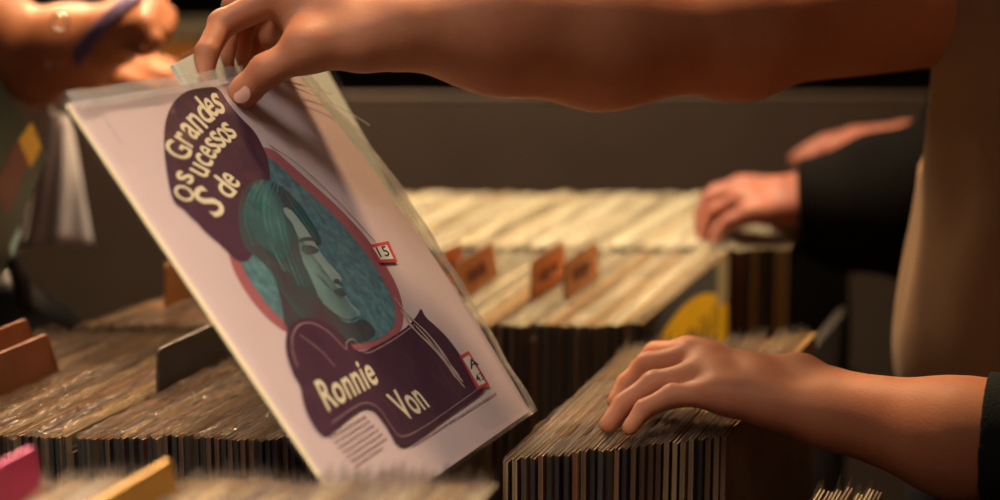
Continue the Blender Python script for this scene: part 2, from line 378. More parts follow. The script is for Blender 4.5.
# ------------------------------------------------------------------ divider cards
def divider(near, yaw, ztop, s0, s1, tab, m, label, inkm=None, h0=.0, cover=False, edge=None):
    """card among the records with a tab between s0 and s1 along its length"""
    bm = bmesh.new(); h = S/2; T = .0022
    pr = [(-h,0), (h,0), (h,S-.012), (-h+s1+.006,S-.012), (-h+s1,S+tab-.002), (-h+s1-.003,S+tab), (-h+s0+.003,S+tab), (-h+s0,S+tab-.002), (-h+s0-.004,S-.012), (-h,S-.012)]
    a = [bm.verts.new((x, -T/2, z)) for x, z in pr]; b = [bm.verts.new((x, T/2, z)) for x, z in pr]
    bm.faces.new(a); bm.faces.new(b)
    for i in range(len(pr)): 
        f = bm.faces.new([a[i], a[(i+1) % len(pr)], b[(i+1) % len(pr)], b[i]]); f.material_index = 1
    bmesh.ops.triangulate(bm, faces=[f for f in bm.faces if len(f.verts) > 4])
    o = from_bm('divider_card', bm, [m, edge or m]); place(o, near, yaw, 0, ztop); tag(o, label, 'divider')
    if inkm:
        rr = random.Random(int(s0*1e4)+len(label)); bm = bmesh.new(); w = s1-s0
        for k in range(5):                # worn printed patch on the tab face
            x0 = -h+s0+w*(.18+.12*k); zz = S+tab*(.30+rr.uniform(0, .12)); hh = tab*rr.uniform(.22, .36)
            vs = [(x0, zz), (x0+w*.14, zz+rr.uniform(-.002, .002)), (x0+w*.14, zz+hh), (x0, zz+hh+rr.uniform(-.002, .002))]
            bm.faces.new([bm.verts.new((x, -T/2-.0004, z)) for x, z in vs])
        from_bm('printed_patch', bm, inkm, o)
    return o
def rowpt(p0, p1, t): return (p0[0]+(p1[0]-p0[0])*t, p0[1]+(p1[1]-p0[1])*t)
def slot(p0, p1, n, i): return rowpt(p0, p1, i/(n-1))           # the place left free in the row
DIV = [(6,'first orange divider tab from the held cover, half hidden behind it'),
       (12,'second orange divider tab from the held cover, in the cream row'),
       (25,'third orange divider tab from the held cover, with a worn notched corner'),
       (31,'fourth orange divider tab from the held cover, nearest the black cover')]
for i, lb in DIV:
    divider(slot(E0, E1, 49, int(i)), EY[0]+R(.3), ZT-.002, .096, .186, .040, M['orange_card'], lb, M['ink_rust'], edge=M['ink_dark'])
divider(slot(A0, A1, 72, 11), AY[0]-R(.3), ZT+.004, .050, .19, .040, M['rust_card'], 'rust orange divider at the left edge, the farther of two', None)
divider(slot(A0, A1, 72, 16), AY[0]-R(.3), ZT, .035, .17, .036, M['rust_card'], 'rust orange divider at the left edge, the nearer of two', None)
divider(slot(A0, A1, 72, 37), AY[0]-R(.5), ZT, .120, .30, .036, M['brown_card'], 'dark brown divider in the glinting left row by the held cover', None)
divider(slot(B0, B1, 20, 3), BY[0]-R(.5), ZT, .085, .20, .040, M['orange_card'], 'small orange divider tab peeping out left of the held cover', None, edge=M['orange_card'])
divider(slot(C0, C1, 44, 6), CY[0], ZC, .16, .285, .030, M['magenta_card'], 'magenta divider tab in the nearest row, bottom left corner', None)
divider(slot(C0, C1, 44, 17), CY[0], ZC, .14, .285, .024, M['yellow_card'], 'yellow divider tab in the nearest row along the bottom', None)

# ------------------------------------------------------------------ cover with the yellow round label (right end of row E)
nb = (E1[0]+.0075, E1[1]+.002); yb = EY[1]
bc = record(2, nb, yb, 0, ZT+.001, FACES[0], M['edge_warm'], SPINES[0], M['paper'], M['poly_dull'], 'black record cover with a yellow round label, ending the row with orange dividers', None)
def disc(bm, cx, cz, r, y, n=72, rz=None):
    pts = [(max(-S/2, min(S/2, cx+r*math.cos(k*2*math.pi/n))), max(.001, cz+(rz or r)*math.sin(k*2*math.pi/n))) for k in range(n)]
    bm.faces.new([bm.verts.new((x, y, z)) for x, z in pts])
bm = bmesh.new(); disc(bm, -.010, .146, .250, -.0026, rz=.152); from_bm('round_label', bm, M['label_yellow'], bc)
bm = bmesh.new(); rr = random.Random(5)
for k in range(9):                        # band of upright dark letter strokes on the label
    x = -.02+k*.0165; w = rr.choice((.005, .0065, .008)); z0, z1 = .238+rr.uniform(-.003, .003), .268+rr.uniform(-.004, .004)
    if k in (3, 6): z1 -= .010
    bm.faces.new([bm.verts.new(p) for p in ((x,-.0030,z0), (x+w,-.0030,z0), (x+w+.002,-.0030,z1), (x+.002,-.0030,z1))])
from_bm('label_lettering', bm, M['ink_dark'], bc)
bm = bmesh.new(); bm.faces.new([bm.verts.new(p) for p in ((.112,-.0029,.266), (.1555,-.0029,.262), (.1555,-.0029,.312), (.106,-.0029,.313))]); from_bm('cream_strip', bm, M['cream_strip'], bc)

# ------------------------------------------------------------------ the held cover
def cvec(v): return Vector((v[0], v[2]*CP-v[1]*SP, -v[2]*SP-v[1]*CP))
HO = c2w(-.26338, -.09000, 1.22266)
HU, HV, HN = cvec((.33880,-.15311,.92832)), cvec((.56775,.82005,-.07196)), cvec((.75025,-.55143,-.36476))
BEND = .007
def cov(u, v, h=0.):                       # a point of the gently bent cover: u along the top edge, v down, h above its face
    a, b = min(max(u/S, 0), 1.1), v/S
    return HO+HU*u+HV*v+HN*(BEND*4*b*(1-b)*a+h)
held = empty('record', cov(S/2, S)); tag(held, 'held up pink record cover with plum lettering and a teal portrait', 'record')
HI = Matrix.Translation(-held.location)
def card_mesh(name, fn, th, m, parent, w=S, n=14):
    bm = bmesh.new(); g = {}
    for i in range(n+1):
        for k in range(n+1):
            for s in (0, 1): g[i,k,s] = bm.verts.new(fn(w*i/n, w*k/n, -s*th)-parent.location)
    for i in range(n):
        for k in range(n):
            for s in (0, 1):
                f = bm.faces.new([g[i,k,s], g[i+1,k,s], g[i+1,k+1,s], g[i,k+1,s]]); f.material_index = 0
        for (a, b) in (((i,0),(i+1,0)), ((i,n),(i+1,n)), ((0,i),(0,i+1)), ((n,i),(n,i+1))):
            f = bm.faces.new([g[a[0],a[1],0], g[b[0],b[1],0], g[b[0],b[1],1], g[a[0],a[1],1]]); f.material_index = 1
    return from_bm(name, bm, m, parent)
card_mesh('card_sleeve', cov, .0032, [M['c_pink'], M['cover_edge']], held)
LAY = [0]
def smooth_poly(p, it=2):
    for _ in range(it):
        q = []
        for i in range(len(p)):
            a, b = p[i], p[(i+1) % len(p)]
            q += [(a[0]*.75+b[0]*.25, a[1]*.75+b[1]*.25), (a[0]*.25+b[0]*.75, a[1]*.25+b[1]*.75)]
        p = q
    return p
def flat(bm, pts):                         # one printed shape, cut along a grid so that it follows the bend
    vs = [bm.verts.new((x*1e-4, y*1e-4, 0)) for x, y in pts]; f = bm.faces.new(vs)
    bmesh.ops.triangulate(bm, faces=[f])
def lay(name, bm, m, h, parent=None, grid=True):
    if grid:
        for k in range(1, 14):
            for no in ((1,0,0), (0,1,0)):
                bmesh.ops.bisect_plane(bm, geom=bm.verts[:]+bm.edges[:]+bm.faces[:], plane_co=(S*k/14, S*k/14, 0), plane_no=no, dist=1e-7)
    for v in bm.verts: v.co = cov(v.co.x, v.co.y, h)-held.location
    bmesh.ops.recalc_face_normals(bm, faces=bm.faces[:])
    return from_bm(name, bm, m, parent or held, recalc=False)
def shape(name, polys, m, h, sm=2, parent=None):
    bm = bmesh.new()
    for p in polys: flat(bm, smooth_poly(p, sm) if sm else p)
    return lay(name, bm, m, h, parent)
def ribbon(bm, pts, w):
    p = [Vector((x*1e-4, y*1e-4, 0)) for x, y in pts]
    for _ in range(2):
        q = [p[0]]
        for a, b in zip(p, p[1:]): q += [a*.75+b*.25, a*.25+b*.75]
        p = q+[p[-1]]
    L_, R_ = [], []
    for i, a in enumerate(p):
        d = (p[min(i+1, len(p)-1)]-p[max(i-1, 0)]).normalized(); n = Vector((-d.y, d.x, 0))*w/2
        L_.append(bm.verts.new(a+n)); R_.append(bm.verts.new(a-n))
    for i in range(len(p)-1): bm.faces.new([L_[i], L_[i+1], R_[i+1], R_[i]])
PZ = {
 'arch':[(1857,52),(1592,43),(1345,61),(1086,142),(867,264),(682,416),(502,610),(355,810),(430,877),(436,939),(470,976),(482,1056),(530,1127),(564,1188),(603,1312),(755,1343),(1137,1165),(1431,972),(1671,827),(1809,694),(1862,580),(1901,454),(1851,351),(1824,207)],
 'ring_out':[(1673,588),(1940,591),(2048,748),(2140,920),(2226,1076),(2298,1220),(2353,1380),(2378,1525),(2379,1664),(2367,1800),(2307,1959),(2169,2098),(1960,2199),(1655,2223),(1195,2155),(802,1993),(607,1852),(510,1706),(479,1508),(533,1282),(809,1023),(1218,771)],
 'ring_in':[(1694,643),(1830,654),(1921,798),(1979,946),(2074,1093),(2145,1236),(2190,1401),(2215,1544),(2216,1682),(2205,1817),(2164,1961),(2063,2073),(1890,2149),(1629,2167),(1242,2119),(891,1969),(702,1821),(624,1680),(606,1513),(625,1316),(859,1072),(1239,824)],
 'hair':[(1085,928),(1286,832),(1547,807),(1692,882),(1771,963),(1798,1087),(1797,1257),(1763,1369),(1681,1420),(1668,1333),(1657,1197),(1622,1081),(1515,1070),(1503,1152),(1540,1242),(1355,1436),(1311,1589),(1237,1766),(1299,1861),(1337,1951),(1441,1992),(1612,1984),(1670,2063),(1654,2124),(1490,2149),(1125,2090),(832,1970),(622,1841),(732,1728),(814,1638),(907,1470),(873,1336),(779,1254),(880,1100)],
 'hairlight':[(1138,954),(1341,857),(1528,846),(1615,920),(1616,1038),(1462,1161),(1375,1325),(1136,1423),(1016,1334),(967,1212),(1002,1091)],
 'face':[(1524,1064),(1630,1074),(1657,1197),(1655,1331),(1639,1428),(1636,1527),(1667,1600),(1686,1671),(1632,1700),(1554,1700),(1615,1738),(1569,1760),(1618,1796),(1573,1819),(1580,1861),(1637,1940),(1571,1966),(1474,1967),(1353,1938),(1283,1849),(1237,1766),(1311,1589),(1355,1436),(1540,1242)],
 'eye':[(1413,1366),(1535,1365),(1619,1407),(1635,1444),(1524,1446),(1419,1433)],
 'brow':[(1468,1311),(1602,1312),(1700,1356),(1699,1381),(1581,1341),(1446,1339)],
 's1':[(1546,832),(1298,916),(1119,1040),(1012,1221)],
 's2':[(1636,855),(1383,964),(1200,1136),(1076,1354),(1057,1486)],
 's3':[(1696,891),(1485,1023),(1319,1216),(1182,1432),(1108,1609)],
 's4':[(1727,938),(1690,1051),(1694,1204),(1688,1354)],
 's5':[(1435,839),(1182,929),(983,1071),(898,1246)],
 's6':[(932,1380),(875,1542),(880,1700),(900,1846)],
 'lip':[(1476,1723),(1615,1738),(1569,1760),(1618,1796),(1532,1801),(1460,1760)],
 'nostril':[(1579,1656),(1645,1678),(1591,1708),(1526,1685)],
 'cheek':[(1531,1248),(1433,1386),(1382,1474),(1363,1584),(1352,1712),(1414,1831),(1563,1923),(1571,1966),(1474,1967),(1353,1938),(1283,1849),(1237,1766),(1311,1589),(1355,1436)],
 'plinth':[(386,2099),(478,1957),(604,1867),(731,1821),(908,1816),(1035,1855),(1134,1918),(1203,2006),(1234,2102),(1266,2173),(1361,2197),(1555,2198),(1865,2192),(2135,2174),(2332,2136),(2459,2097),(2424,2174),(2491,2258),(2552,2375),(2578,2518),(2578,2654),(2557,2750),(2670,2839),(2248,2853),(1743,2861),(1254,2881),(1064,2871),(1001,2822),(1022,2735),(1021,2642),(1004,2560),(905,2516),(712,2523),(474,2545),(278,2562),(231,2488),(245,2389),(305,2287),(378,2217)],
 'line1':[(477,2093),(542,1974),(668,1883),(811,1848),(959,1868),(1065,1949),(1118,2049),(1141,2149),(1195,2084),(1321,2083),(1329,2149),(1329,2221),(1588,2222),(1908,2211),(2224,2187)],
 'line2':[(439,2505),(726,2489),(973,2489),(1089,2568),(1076,2720),(1102,2820),(1423,2835),(1984,2823),(2552,2808)],
 'line3':[(729,1913),(802,1993),(860,2086),(890,2202)],
 'line4':[(1940,591),(2094,737),(2212,914),(2305,1116),(2382,1333),(2429,1526)],
 'wisp':[(2178,2015),(2179,2117),(2234,2231),(2320,2353),(2344,2494),(2332,2608),(2367,2718)],
 'st1':[(2319,1530),(2618,1555),(2543,1724),(2288,1680)],
 'st1i':[(2332,1559),(2552,1577),(2516,1693),(2329,1663)],
 'st2':[(2551,2537),(2728,2538),(2728,2828),(2505,2813)],
 'st2i':[(2567,2567),(2691,2563),(2686,2800),(2556,2792)],
 'blotch':[(2054,2801),(2410,2796),(2488,2934),(2335,3009),(2024,3005),(1972,2909)],
}
GLY = [
  ('Ronnie',485,2435,791,-5,55,-212),
  ('Von',1294,2743,421,-2,-41,-224),
  ('O',522,857,163,-69,-130,-102),
  ('s',679,732,107,-50,-128,-80),
  ('G',810,574,169,-76,-188,-127),
  ('r',978,481,97,-38,-119,-111),
  ('a',1080,433,129,-43,-89,-123),
  ('n',1213,393,136,-38,-60,-141),
  ('d',1356,342,155,-37,-32,-203),
  ('e',1492,300,115,-22,13,-155),
  ('s',1598,285,116,-16,54,-171),
  ('S',699,1006,196,-49,-97,-221),
  ('u',893,717,115,-48,-123,-94),
  ('c',1014,655,109,-41,-107,-101),
  ('e',1121,607,102,-35,-90,-108),
  ('s',1222,568,106,-31,-62,-118),
  ('s',1329,538,109,-30,-55,-129),
  ('o',1430,517,112,-28,-42,-126),
  ('s',1530,490,114,-27,-32,-130),
  ('d',998,907,150,-46,-116,-161),
  ('e',1144,848,116,-33,-76,-122),
  ('15',2342,1647,155,16,25,-82),
  ('A',2585,2662,163,-1,14,-64),
  ('43',2568,2770,138,3,5,-58),
]

shape('portrait_ring', [PZ['ring_out']], M['c_red'], .0002)
por = shape('portrait', [PZ['ring_in']], M['c_teal'], .0004)
shape('hair', [PZ['hair']], M['c_hair'], .0006, parent=por)
shape('hair_highlight', [PZ['hairlight']], M['c_hairlight'], .0008, parent=por)
shape('face', [PZ['face']], M['c_face'], .0008, 1, parent=por)
shape('face_shading', [PZ['cheek']], M['c_cheek'], .0009, parent=por)
shape('facial_features', [PZ['eye'], PZ['brow'], PZ['lip'], PZ['nostril']], M['c_shade'], .0010, parent=por)
bm = bmesh.new()
for k, w in (('s1',.0022), ('s2',.0026), ('s3',.0020), ('s4',.0014), ('s5',.0016), ('s6',.0014)): ribbon(bm, PZ[k], w); ribbon(bm, [(a+45, b+20) for a, b in PZ[k]], w*.5)
lay('hair_strands', bm, M['c_strand'], .0010, por, grid=False)
shape('title_arch', [PZ['arch']], M['c_plum'], .0005)
shape('name_plinth', [PZ['plinth']], M['c_plum'], .0011, 1)
bm = bmesh.new()
for k, w in (('line1',.0009), ('line2',.0007), ('line3',.0008)): ribbon(bm, PZ[k], w)
lay('scroll_outline', bm, M['c_line'], .0013, grid=False)
bm = bmesh.new(); ribbon(bm, PZ['line4'], .0008); lay('ring_outline', bm, M['c_plum'], .0013, grid=False)
bm = bmesh.new(); rr = random.Random(8)
for q in range(7):
    dx, dy = rr.uniform(-70, 60), rr.uniform(-90, 60); n_ = rr.randint(4, 7); st = rr.randint(0, 7-n_)
    ribbon(bm, [(a+dx*(1-abs(i-3)/4)+rr.uniform(-14, 14), b+dy) for i, (a, b) in enumerate(PZ['wisp'])][st:st+n_], rr.uniform(.0007, .0020))
lay('leaf_flourish', bm, M['c_wisp'], .0015, grid=False)
for bd, ins, nm in ((PZ['st1'], PZ['st1i'], 0), (PZ['st2'], PZ['st2i'], 1)):
    st = shape('price_sticker', [bd], M['st_red'], .0015, 0)
    shape('sticker_face', [ins], M['st_white'], .0017, 0, parent=st)
    if nm == 0: ST1 = st
    else: ST2 = st
def glyphs(bm, txt, u, v, rx, ry, ux, uy, bold=.022, cond=0):
    cu = bpy.data.curves.new('lettering', 'FONT'); cu.body = txt; cu.offset = bold; cu.resolution_u = 4; cu.space_character = 1.06
    o = bpy.data.objects.new('lettering', cu); COL.objects.link(o)
    dg = bpy.context.evaluated_depsgraph_get(); dg.update(); me = bpy.data.meshes.new_from_object(o.evaluated_get(dg))
    xs = [q.co.x for q in me.vertices]; ys = [q.co.y for q in me.vertices]
    x0, x1, y0, y1 = min(xs), max(xs), min(ys), max(ys)
    for q in me.vertices:
        a, b = (q.co.x-x0)/(x1-x0), (q.co.y-y0)/(y1-y0)
        q.co = ((u+rx*a+ux*b)*1e-4, (v+ry*a+uy*b)*1e-4, 0)
    bm.from_mesh(me); bpy.data.objects.remove(o); bpy.data.curves.remove(cu); bpy.data.meshes.remove(me)
tb, nbm = bmesh.new(), bmesh.new(); s1, s2 = bmesh.new(), bmesh.new()
for g in GLY:
    if g[0] in ('Ronnie', 'Von'): glyphs(nbm, *g, bold=.018)
    elif g[0] == '15': glyphs(s1, *g, bold=.01)
    elif g[0] in ('A', '43'): glyphs(s2, *g, bold=.01)
    else: glyphs(tb, *g, bold=.014)
lay('title_lettering', tb, M['c_cream'], .0009, grid=False)
lay('name_lettering', nbm, M['c_cream'], .0014, grid=False)
lay('sticker_lettering', s1, M['ink_dark'], .0019, ST1, grid=False)
lay('sticker_lettering', s2, M['ink_dark'], .0019, ST2, grid=False)
# fine print, too small to read: rows of short dashes
bm = bmesh.new(); rr = random.Random(3)
def dashes(u0, v0, u1, v1, hgt):
    L = math.hypot(u1-u0, v1-v0); x = 0
    while x < L-4:
        w = min(rr.uniform(12, 45), L-x); a, b = x/L, (x+w)/L
        pa = (u0+(u1-u0)*a, v0+(v1-v0)*a); pb = (u0+(u1-u0)*b, v0+(v1-v0)*b)
        bm.faces.new([bm.verts.new((p[0]*1e-4, (p[1]+q)*1e-4, 0)) for p, q in ((pa,0), (pb,0), (pb,hgt), (pa,hgt))]); x += w+rr.uniform(6, 14)
for k in range(7): dashes(330+10*k, 2575+38*k, 880+14*k-(120 if k == 6 else 0), 2565+38*k, 11)
dashes(1190, 2890, 2770, 2897, 12)
lay('fine_print', bm, M['c_line'], .0006, grid=False)

# loose clear bag round the cover, creased where it is pinched
def bag(u, v, side):
    pu, pv = .215, .012
    r = math.hypot(u-pu, v-pv); th = math.atan2(v-pv, u-pu)
    w = .0030*math.sin(th*15+2)*math.exp(-r/.06)*min(1, r/.02)+.0007*math.sin(u*95+v*40)+.0006*math.sin(v*130-u*60+1)
    e = max(0, u-S)/.016
    return cov(u, v, (.0030+w) if side == 0 else -.0048-w)+HU*0-HN*(.0028*e if side == 0 else 0)
bm = bmesh.new(); n = 44; g = {}
for side in (0, 1):
    for i in range(n+1):
        for k in range(n+1):
            u = -.003+(S+.016)*i/n; v = -.006+(S+.009)*k/n
            if i == n: v0 = v
            u2 = u+(i/n)**8*(.002*math.sin(v*40)+.022*math.exp(-((v-.10)/.06)**2))
            g[side,i,k] = bm.verts.new(bag(u2, v, side)-held.location)
    for i in range(n):
        for k in range(n):
            f = bm.faces.new([g[side,i,k], g[side,i+1,k], g[side,i+1,k+1], g[side,i,k+1]]); f.material_index = 1 if i >= n-2 else 0
for k in range(n):
    for i in (0, n): bm.faces.new([g[0,i,k], g[0,i,k+1], g[1,i,k+1], g[1,i,k]])
    bm.faces.new([g[0,k,n], g[0,k+1,n], g[1,k+1,n], g[1,k,n]])
M['poly_seam'] = plastic('welded_plastic_seam', .30, .25, .2)
pl = from_bm('plastic_cover', bm, [M['poly'], M['poly_seam']], held, smooth=True)
# stiff welded band and painted highlights on the folds of the plastic
bm = bmesh.new()
for i in range(24):
    for k in range(2):
        pass
g = {}
for i in range(25):
    for k in range(3): g[i,k] = bm.verts.new(bag(-.003+.235*i/24, -.006+.013*k/2, 0)+HN*(.0008+.0006*math.sin(i*1.3))-held.location)
for i in range(24):
    for k in range(2): bm.faces.new([g[i,k], g[i+1,k], g[i+1,k+1], g[i,k+1]])
M['poly_band'] = plastic('folded_plastic', .26, .20, .2)
from_bm('plastic_flap', bm, M['poly_band'], pl, smooth=True)

M['poly_highlight'] = plastic('plastic_fold_highlight', .60, .35, .2)
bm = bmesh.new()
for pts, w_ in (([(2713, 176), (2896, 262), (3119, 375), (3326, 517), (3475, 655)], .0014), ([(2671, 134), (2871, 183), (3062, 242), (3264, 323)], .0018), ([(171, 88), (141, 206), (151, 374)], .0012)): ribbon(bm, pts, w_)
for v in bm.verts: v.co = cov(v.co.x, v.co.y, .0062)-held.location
from_bm('fold_highlight', bm, M['poly_highlight'], pl)  # pale hazy ribbons stand in for highlights along the creases
# second, white sleeve held just behind it
q0, q1, q2 = at(170,66,1.352), at(290,4,1.66), at(394,224,1.665)
ex = (q1-q0).normalized(); ey = (q2-q1); ey = (ey-ex*ey.dot(ex)).normalized(); en = ex.cross(ey)
if en.dot(Vector((0,-1,0))) < 0: en = -en
wh = empty('record', q1-ex*S/2+ey*S); tag(wh, 'plain white sleeve pinched just behind the held pink cover', 'record')
wf = lambda u, v, h: q1+ex*(u-S)+ey*v+en*(h+.004*math.sin(v/S*3))
card_mesh('card_sleeve', wf, .003, [M['white_card'], M['white_card']], wh)
bm = bmesh.new(); g = {}
for i in range(21):
    for k in range(21): g[i,k] = bm.verts.new(wf(-.003+(S+.012)*i/20, -.004+(S+.006)*k/20, .0025+.0012*math.sin(i*1.7+k*.9))-wh.location)
for i in range(20):
    for k in range(20): bm.faces.new([g[i,k], g[i+1,k], g[i+1,k+1], g[i,k+1]])
from_bm('plastic_cover', bm, M['poly'], wh, smooth=True)

# dark green cover leaning at the left edge, corner towards the middle
hy = R(15); hx = Vector((-math.sin(hy), -math.cos(hy), 0))
tilt = Vector((0,0,1))
cor = at(47,155,1.86)
e1 = (hx+tilt).normalized(); e2 = (hx-tilt).normalized(); en2 = e1.cross(e2)
if en2.x < 0: en2 = -en2
dk = empty('record', cor+e1*S/2+e2*S/2-Vector((0,0,S*.7))); tag(dk, 'dark green record cover at the left edge with red and yellow patches', 'record')
df = lambda u, v, h: cor+e1*u+e2*v+en2*h
card_mesh('card_sleeve', df, .003, [M['green_black'], M['green_black']], dk)
def dkpatch(name, px, m, h=.0006):
    bm = bmesh.new(); vs = []
    for x, y in px:
        o = co.location; d = (at(x, y, 1)-o); t = (cor-o).dot(en2)/d.dot(en2); p = o+d*t
        vs.append(bm.verts.new(p+en2*h-dk.location))
    bm.faces.new(vs); from_bm(name, bm, m, dk)
dkpatch('red_print', [(-6,190),(16,138),(28,160),(8,214)], M['dk_red'])
dkpatch('yellow_print', [(18,140),(31,122),(41,147),(30,168)], M['dk_yellow'])
dkpatch('corner_highlight', [(9,246),(19,225),(20,236),(11,258)], M['dk_highlight'])  # highlight at the corner, painted as a light blue patch


# ------------------------------------------------------------------ soft bodies: distance fields turned into one continuous mesh
class Field:
    def __init__(s): s.p = []
    def add(s, a, b, ra, rb, k=.01, sq=None):
        s.p.append((np.array(a, float), np.array(b, float), ra, rb, k, None if sq is None else (np.array(Vector(sq[0]).normalized()), sq[1]))); return s
    def box(s, i, pad):
        a, b, ra, rb, k, q = s.p[i]; r = max(ra, rb)*(1.4 if q else 1)+k+pad
        return np.minimum(a, b)-r, np.maximum(a, b)+r
    def bounds(s, pad=.01):
        bs = [s.box(i, pad) for i in range(len(s.p))]
        return bs
    def __call__(s, P, idx=None):
        d = None
        if idx is None and P.ndim == 4:     # leave out the pieces too far away to matter in this block
            lo, hi = P.reshape(-1, 3).min(0), P.reshape(-1, 3).max(0); c = (lo+hi)/2; rad = np.linalg.norm(hi-lo)/2*1.3
            es = []
            for a, b, ra, rb, k, q in s.p:
                ba = b-a; L2 = float(ba@ba); t = min(max(float((c-a)@ba)/L2, 0), 1) if L2 > 1e-12 else 0.
                es.append(np.linalg.norm(c-a-t*ba)-(ra+(rb-ra)*t))
            lim = min(es)+2*rad+.09; idx = [i for i, e in enumerate(es) if e <= lim]
        for i in (range(len(s.p)) if idx is None else idx):
            a, b, ra, rb, k, q = s.p[i]
            pa = P-a; ba = b-a; L2 = float(ba@ba)
            t = np.clip((pa@ba)/L2, 0, 1) if L2 > 1e-12 else np.zeros(P.shape[:-1])
            v = pa-t[..., None]*ba
            if q is not None:
                n, f = q; v = v+((v@n)*(f-1))[..., None]*n
            e = np.sqrt((v*v).sum(-1))-(ra+(rb-ra)*t)
            if d is None: d = e
            else:
                h = np.clip(.5+.5*(d-e)/k, 0, 1); d = d*(1-h)+e*h-k*h*(1-h)
        return d
def tomesh(name, fn, boxes, vox, m, parent, fields=None):
    """fn(P, lo, hi) -> distance; boxes: where the surface may be"""
    B = 20; bg = vox*4
    grid = openvdb.FloatGrid(bg)
    blocks = set()
    for lo, hi in boxes:
        a = np.floor(lo/vox/B).astype(int); b = np.floor(hi/vox/B).astype(int)
        for i in range(a[0], b[0]+1):
            for j in range(a[1], b[1]+1):
                for k in range(a[2], b[2]+1): blocks.add((i,j,k))
    half = B*vox*.5
    blk = sorted(blocks); C = (np.array(blk)+.5)*B*vox
    dc = fn(C)
    ax = np.arange(B)*vox
    gx, gy, gz = np.meshgrid(ax, ax, ax, indexing='ij'); base = np.stack([gx, gy, gz], -1)
    for (i,j,k), c, d in zip(blk, C, dc):
        if d > half*2.2+.03: continue
        if d < -half*2.2-.03: arr = np.full((B,B,B), -bg, np.float32)
        else:
            arr = np.clip(fn(base+np.array([i,j,k])*B*vox), -bg, bg).astype(np.float32)
        grid.copyFromArray(arr, ijk=(i*B, j*B, k*B))
    grid.transform = openvdb.createLinearTransform(voxelSize=vox)
    pts, quads = grid.convertToQuads(isovalue=0)
    off = np.array(parent.location) if parent is not None else np.zeros(3)
    me = bpy.data.meshes.new(name)
    me.from_pydata((pts-off).tolist(), [], quads.tolist()); me.update()
    bm = bmesh.new(); bm.from_mesh(me); bmesh.ops.recalc_face_normals(bm, faces=bm.faces[:])
    bmesh.ops.smooth_vert(bm, verts=bm.verts[:], factor=.4, use_axis_x=True, use_axis_y=True, use_axis_z=True)
    bm.to_mesh(me); bm.free()
    return link(name, me, m, parent, smooth=True)
def n3(v): return np.array(v, float)
def hand(fl, wrist, cmc, thumb, fingers, r=1., nrm=None, wr=.026):
    """fingers: four lists MCP, PIP, DIP, tip; thumb: MCP, IP, tip"""
    w = n3(wrist)
    mc = [n3(f[0]) for f in fingers]
    for i, q in enumerate(mc):
        st = w+(q-w)*.10+(q-mc[1])*.25
        fl.add(st, q, .0155*r, .0125*r, .016)
    for a, b in zip(mc, mc[1:]): fl.add(w+(a-w)*.55, w+(b-w)*.55, .0135*r, .0135*r, .014); fl.add(w+(a-w)*.86, w+(b-w)*.86, .0115*r, .0115*r, .010)
    fl.add(w, cmc, .019*r, .0165*r, .018)
    t = [n3(cmc)]+[n3(x) for x in thumb]
    fl.add(t[0], t[1], .0165*r, .0135*r, .014); fl.add(t[1], (t[1]+mc[0])/2*.6+w*.4, .011*r, .011*r, .016)
    fl.add(t[1], t[2], .0120*r, .0112*r, .006); fl.add(t[2], t[3], .0112*r, .0092*r, .004)
    sc = [1., 1.04, .98, .86]
    for f, s in zip(fingers, sc):
        p = [n3(x) for x in f]; s *= r
        fl.add(p[0], p[1], .0108*s, .0093*s, .005)
        fl.add(p[1], p[1], .0099*s, .0099*s, .003)
        fl.add(p[1], p[2], .0090*s, .0080*s, .0025)
        fl.add(p[2], p[3], .0081*s, .0066*s, .0025)
def frame(fwd):
    f = Vector((fwd[0], fwd[1], 0)).normalized(); l = Vector((0,0,1)).cross(f); return f, l
def torso(fl, c, fwd, sh_l, sh_r, hip=.94, lean=0.):
    f, l = frame(fwd); f, l = n3(f), n3(l); c = np.array([c[0], c[1], 0.])
    up = np.array([0,0,1.]); sq = (tuple(f), 1.22)
    P = lambda a, b, z: c+f*a+l*b+up*z
    fl.add(P(-.01,.075,hip-.02), P(-.01,-.075,hip-.02), .105, .105, .05, sq)
    fl.add(P(.0,.06,hip+.14), P(.0,-.06,hip+.14), .105, .105, .07, sq)
    fl.add(P(lean*.5,.075,hip+.31), P(lean*.5,-.075,hip+.31), .108, .108, .07, sq)
    ctr = (n3(sh_l)+n3(sh_r))/2
    for s in (sh_l, sh_r): fl.add(ctr*.75+n3(s)*.25, n3(s), .075, .058, .06)
    return ctr
def legs(fl, c, fwd, hip=.94):
    f, l = frame(fwd); f, l = n3(f), n3(l); c = np.array([c[0], c[1], 0.]); up = np.array([0,0,1.]); out = []
    for s in (-1, 1):
        h = c+l*.095*s+up*(hip-.05); k = c+l*.11*s+f*.03+up*.50; a = c+l*.12*s-f*.02+up*.085
        fl.add(h, k, .092, .066, .03); fl.add(k, a, .066, .054, .02); out.append((a, f))
    return out
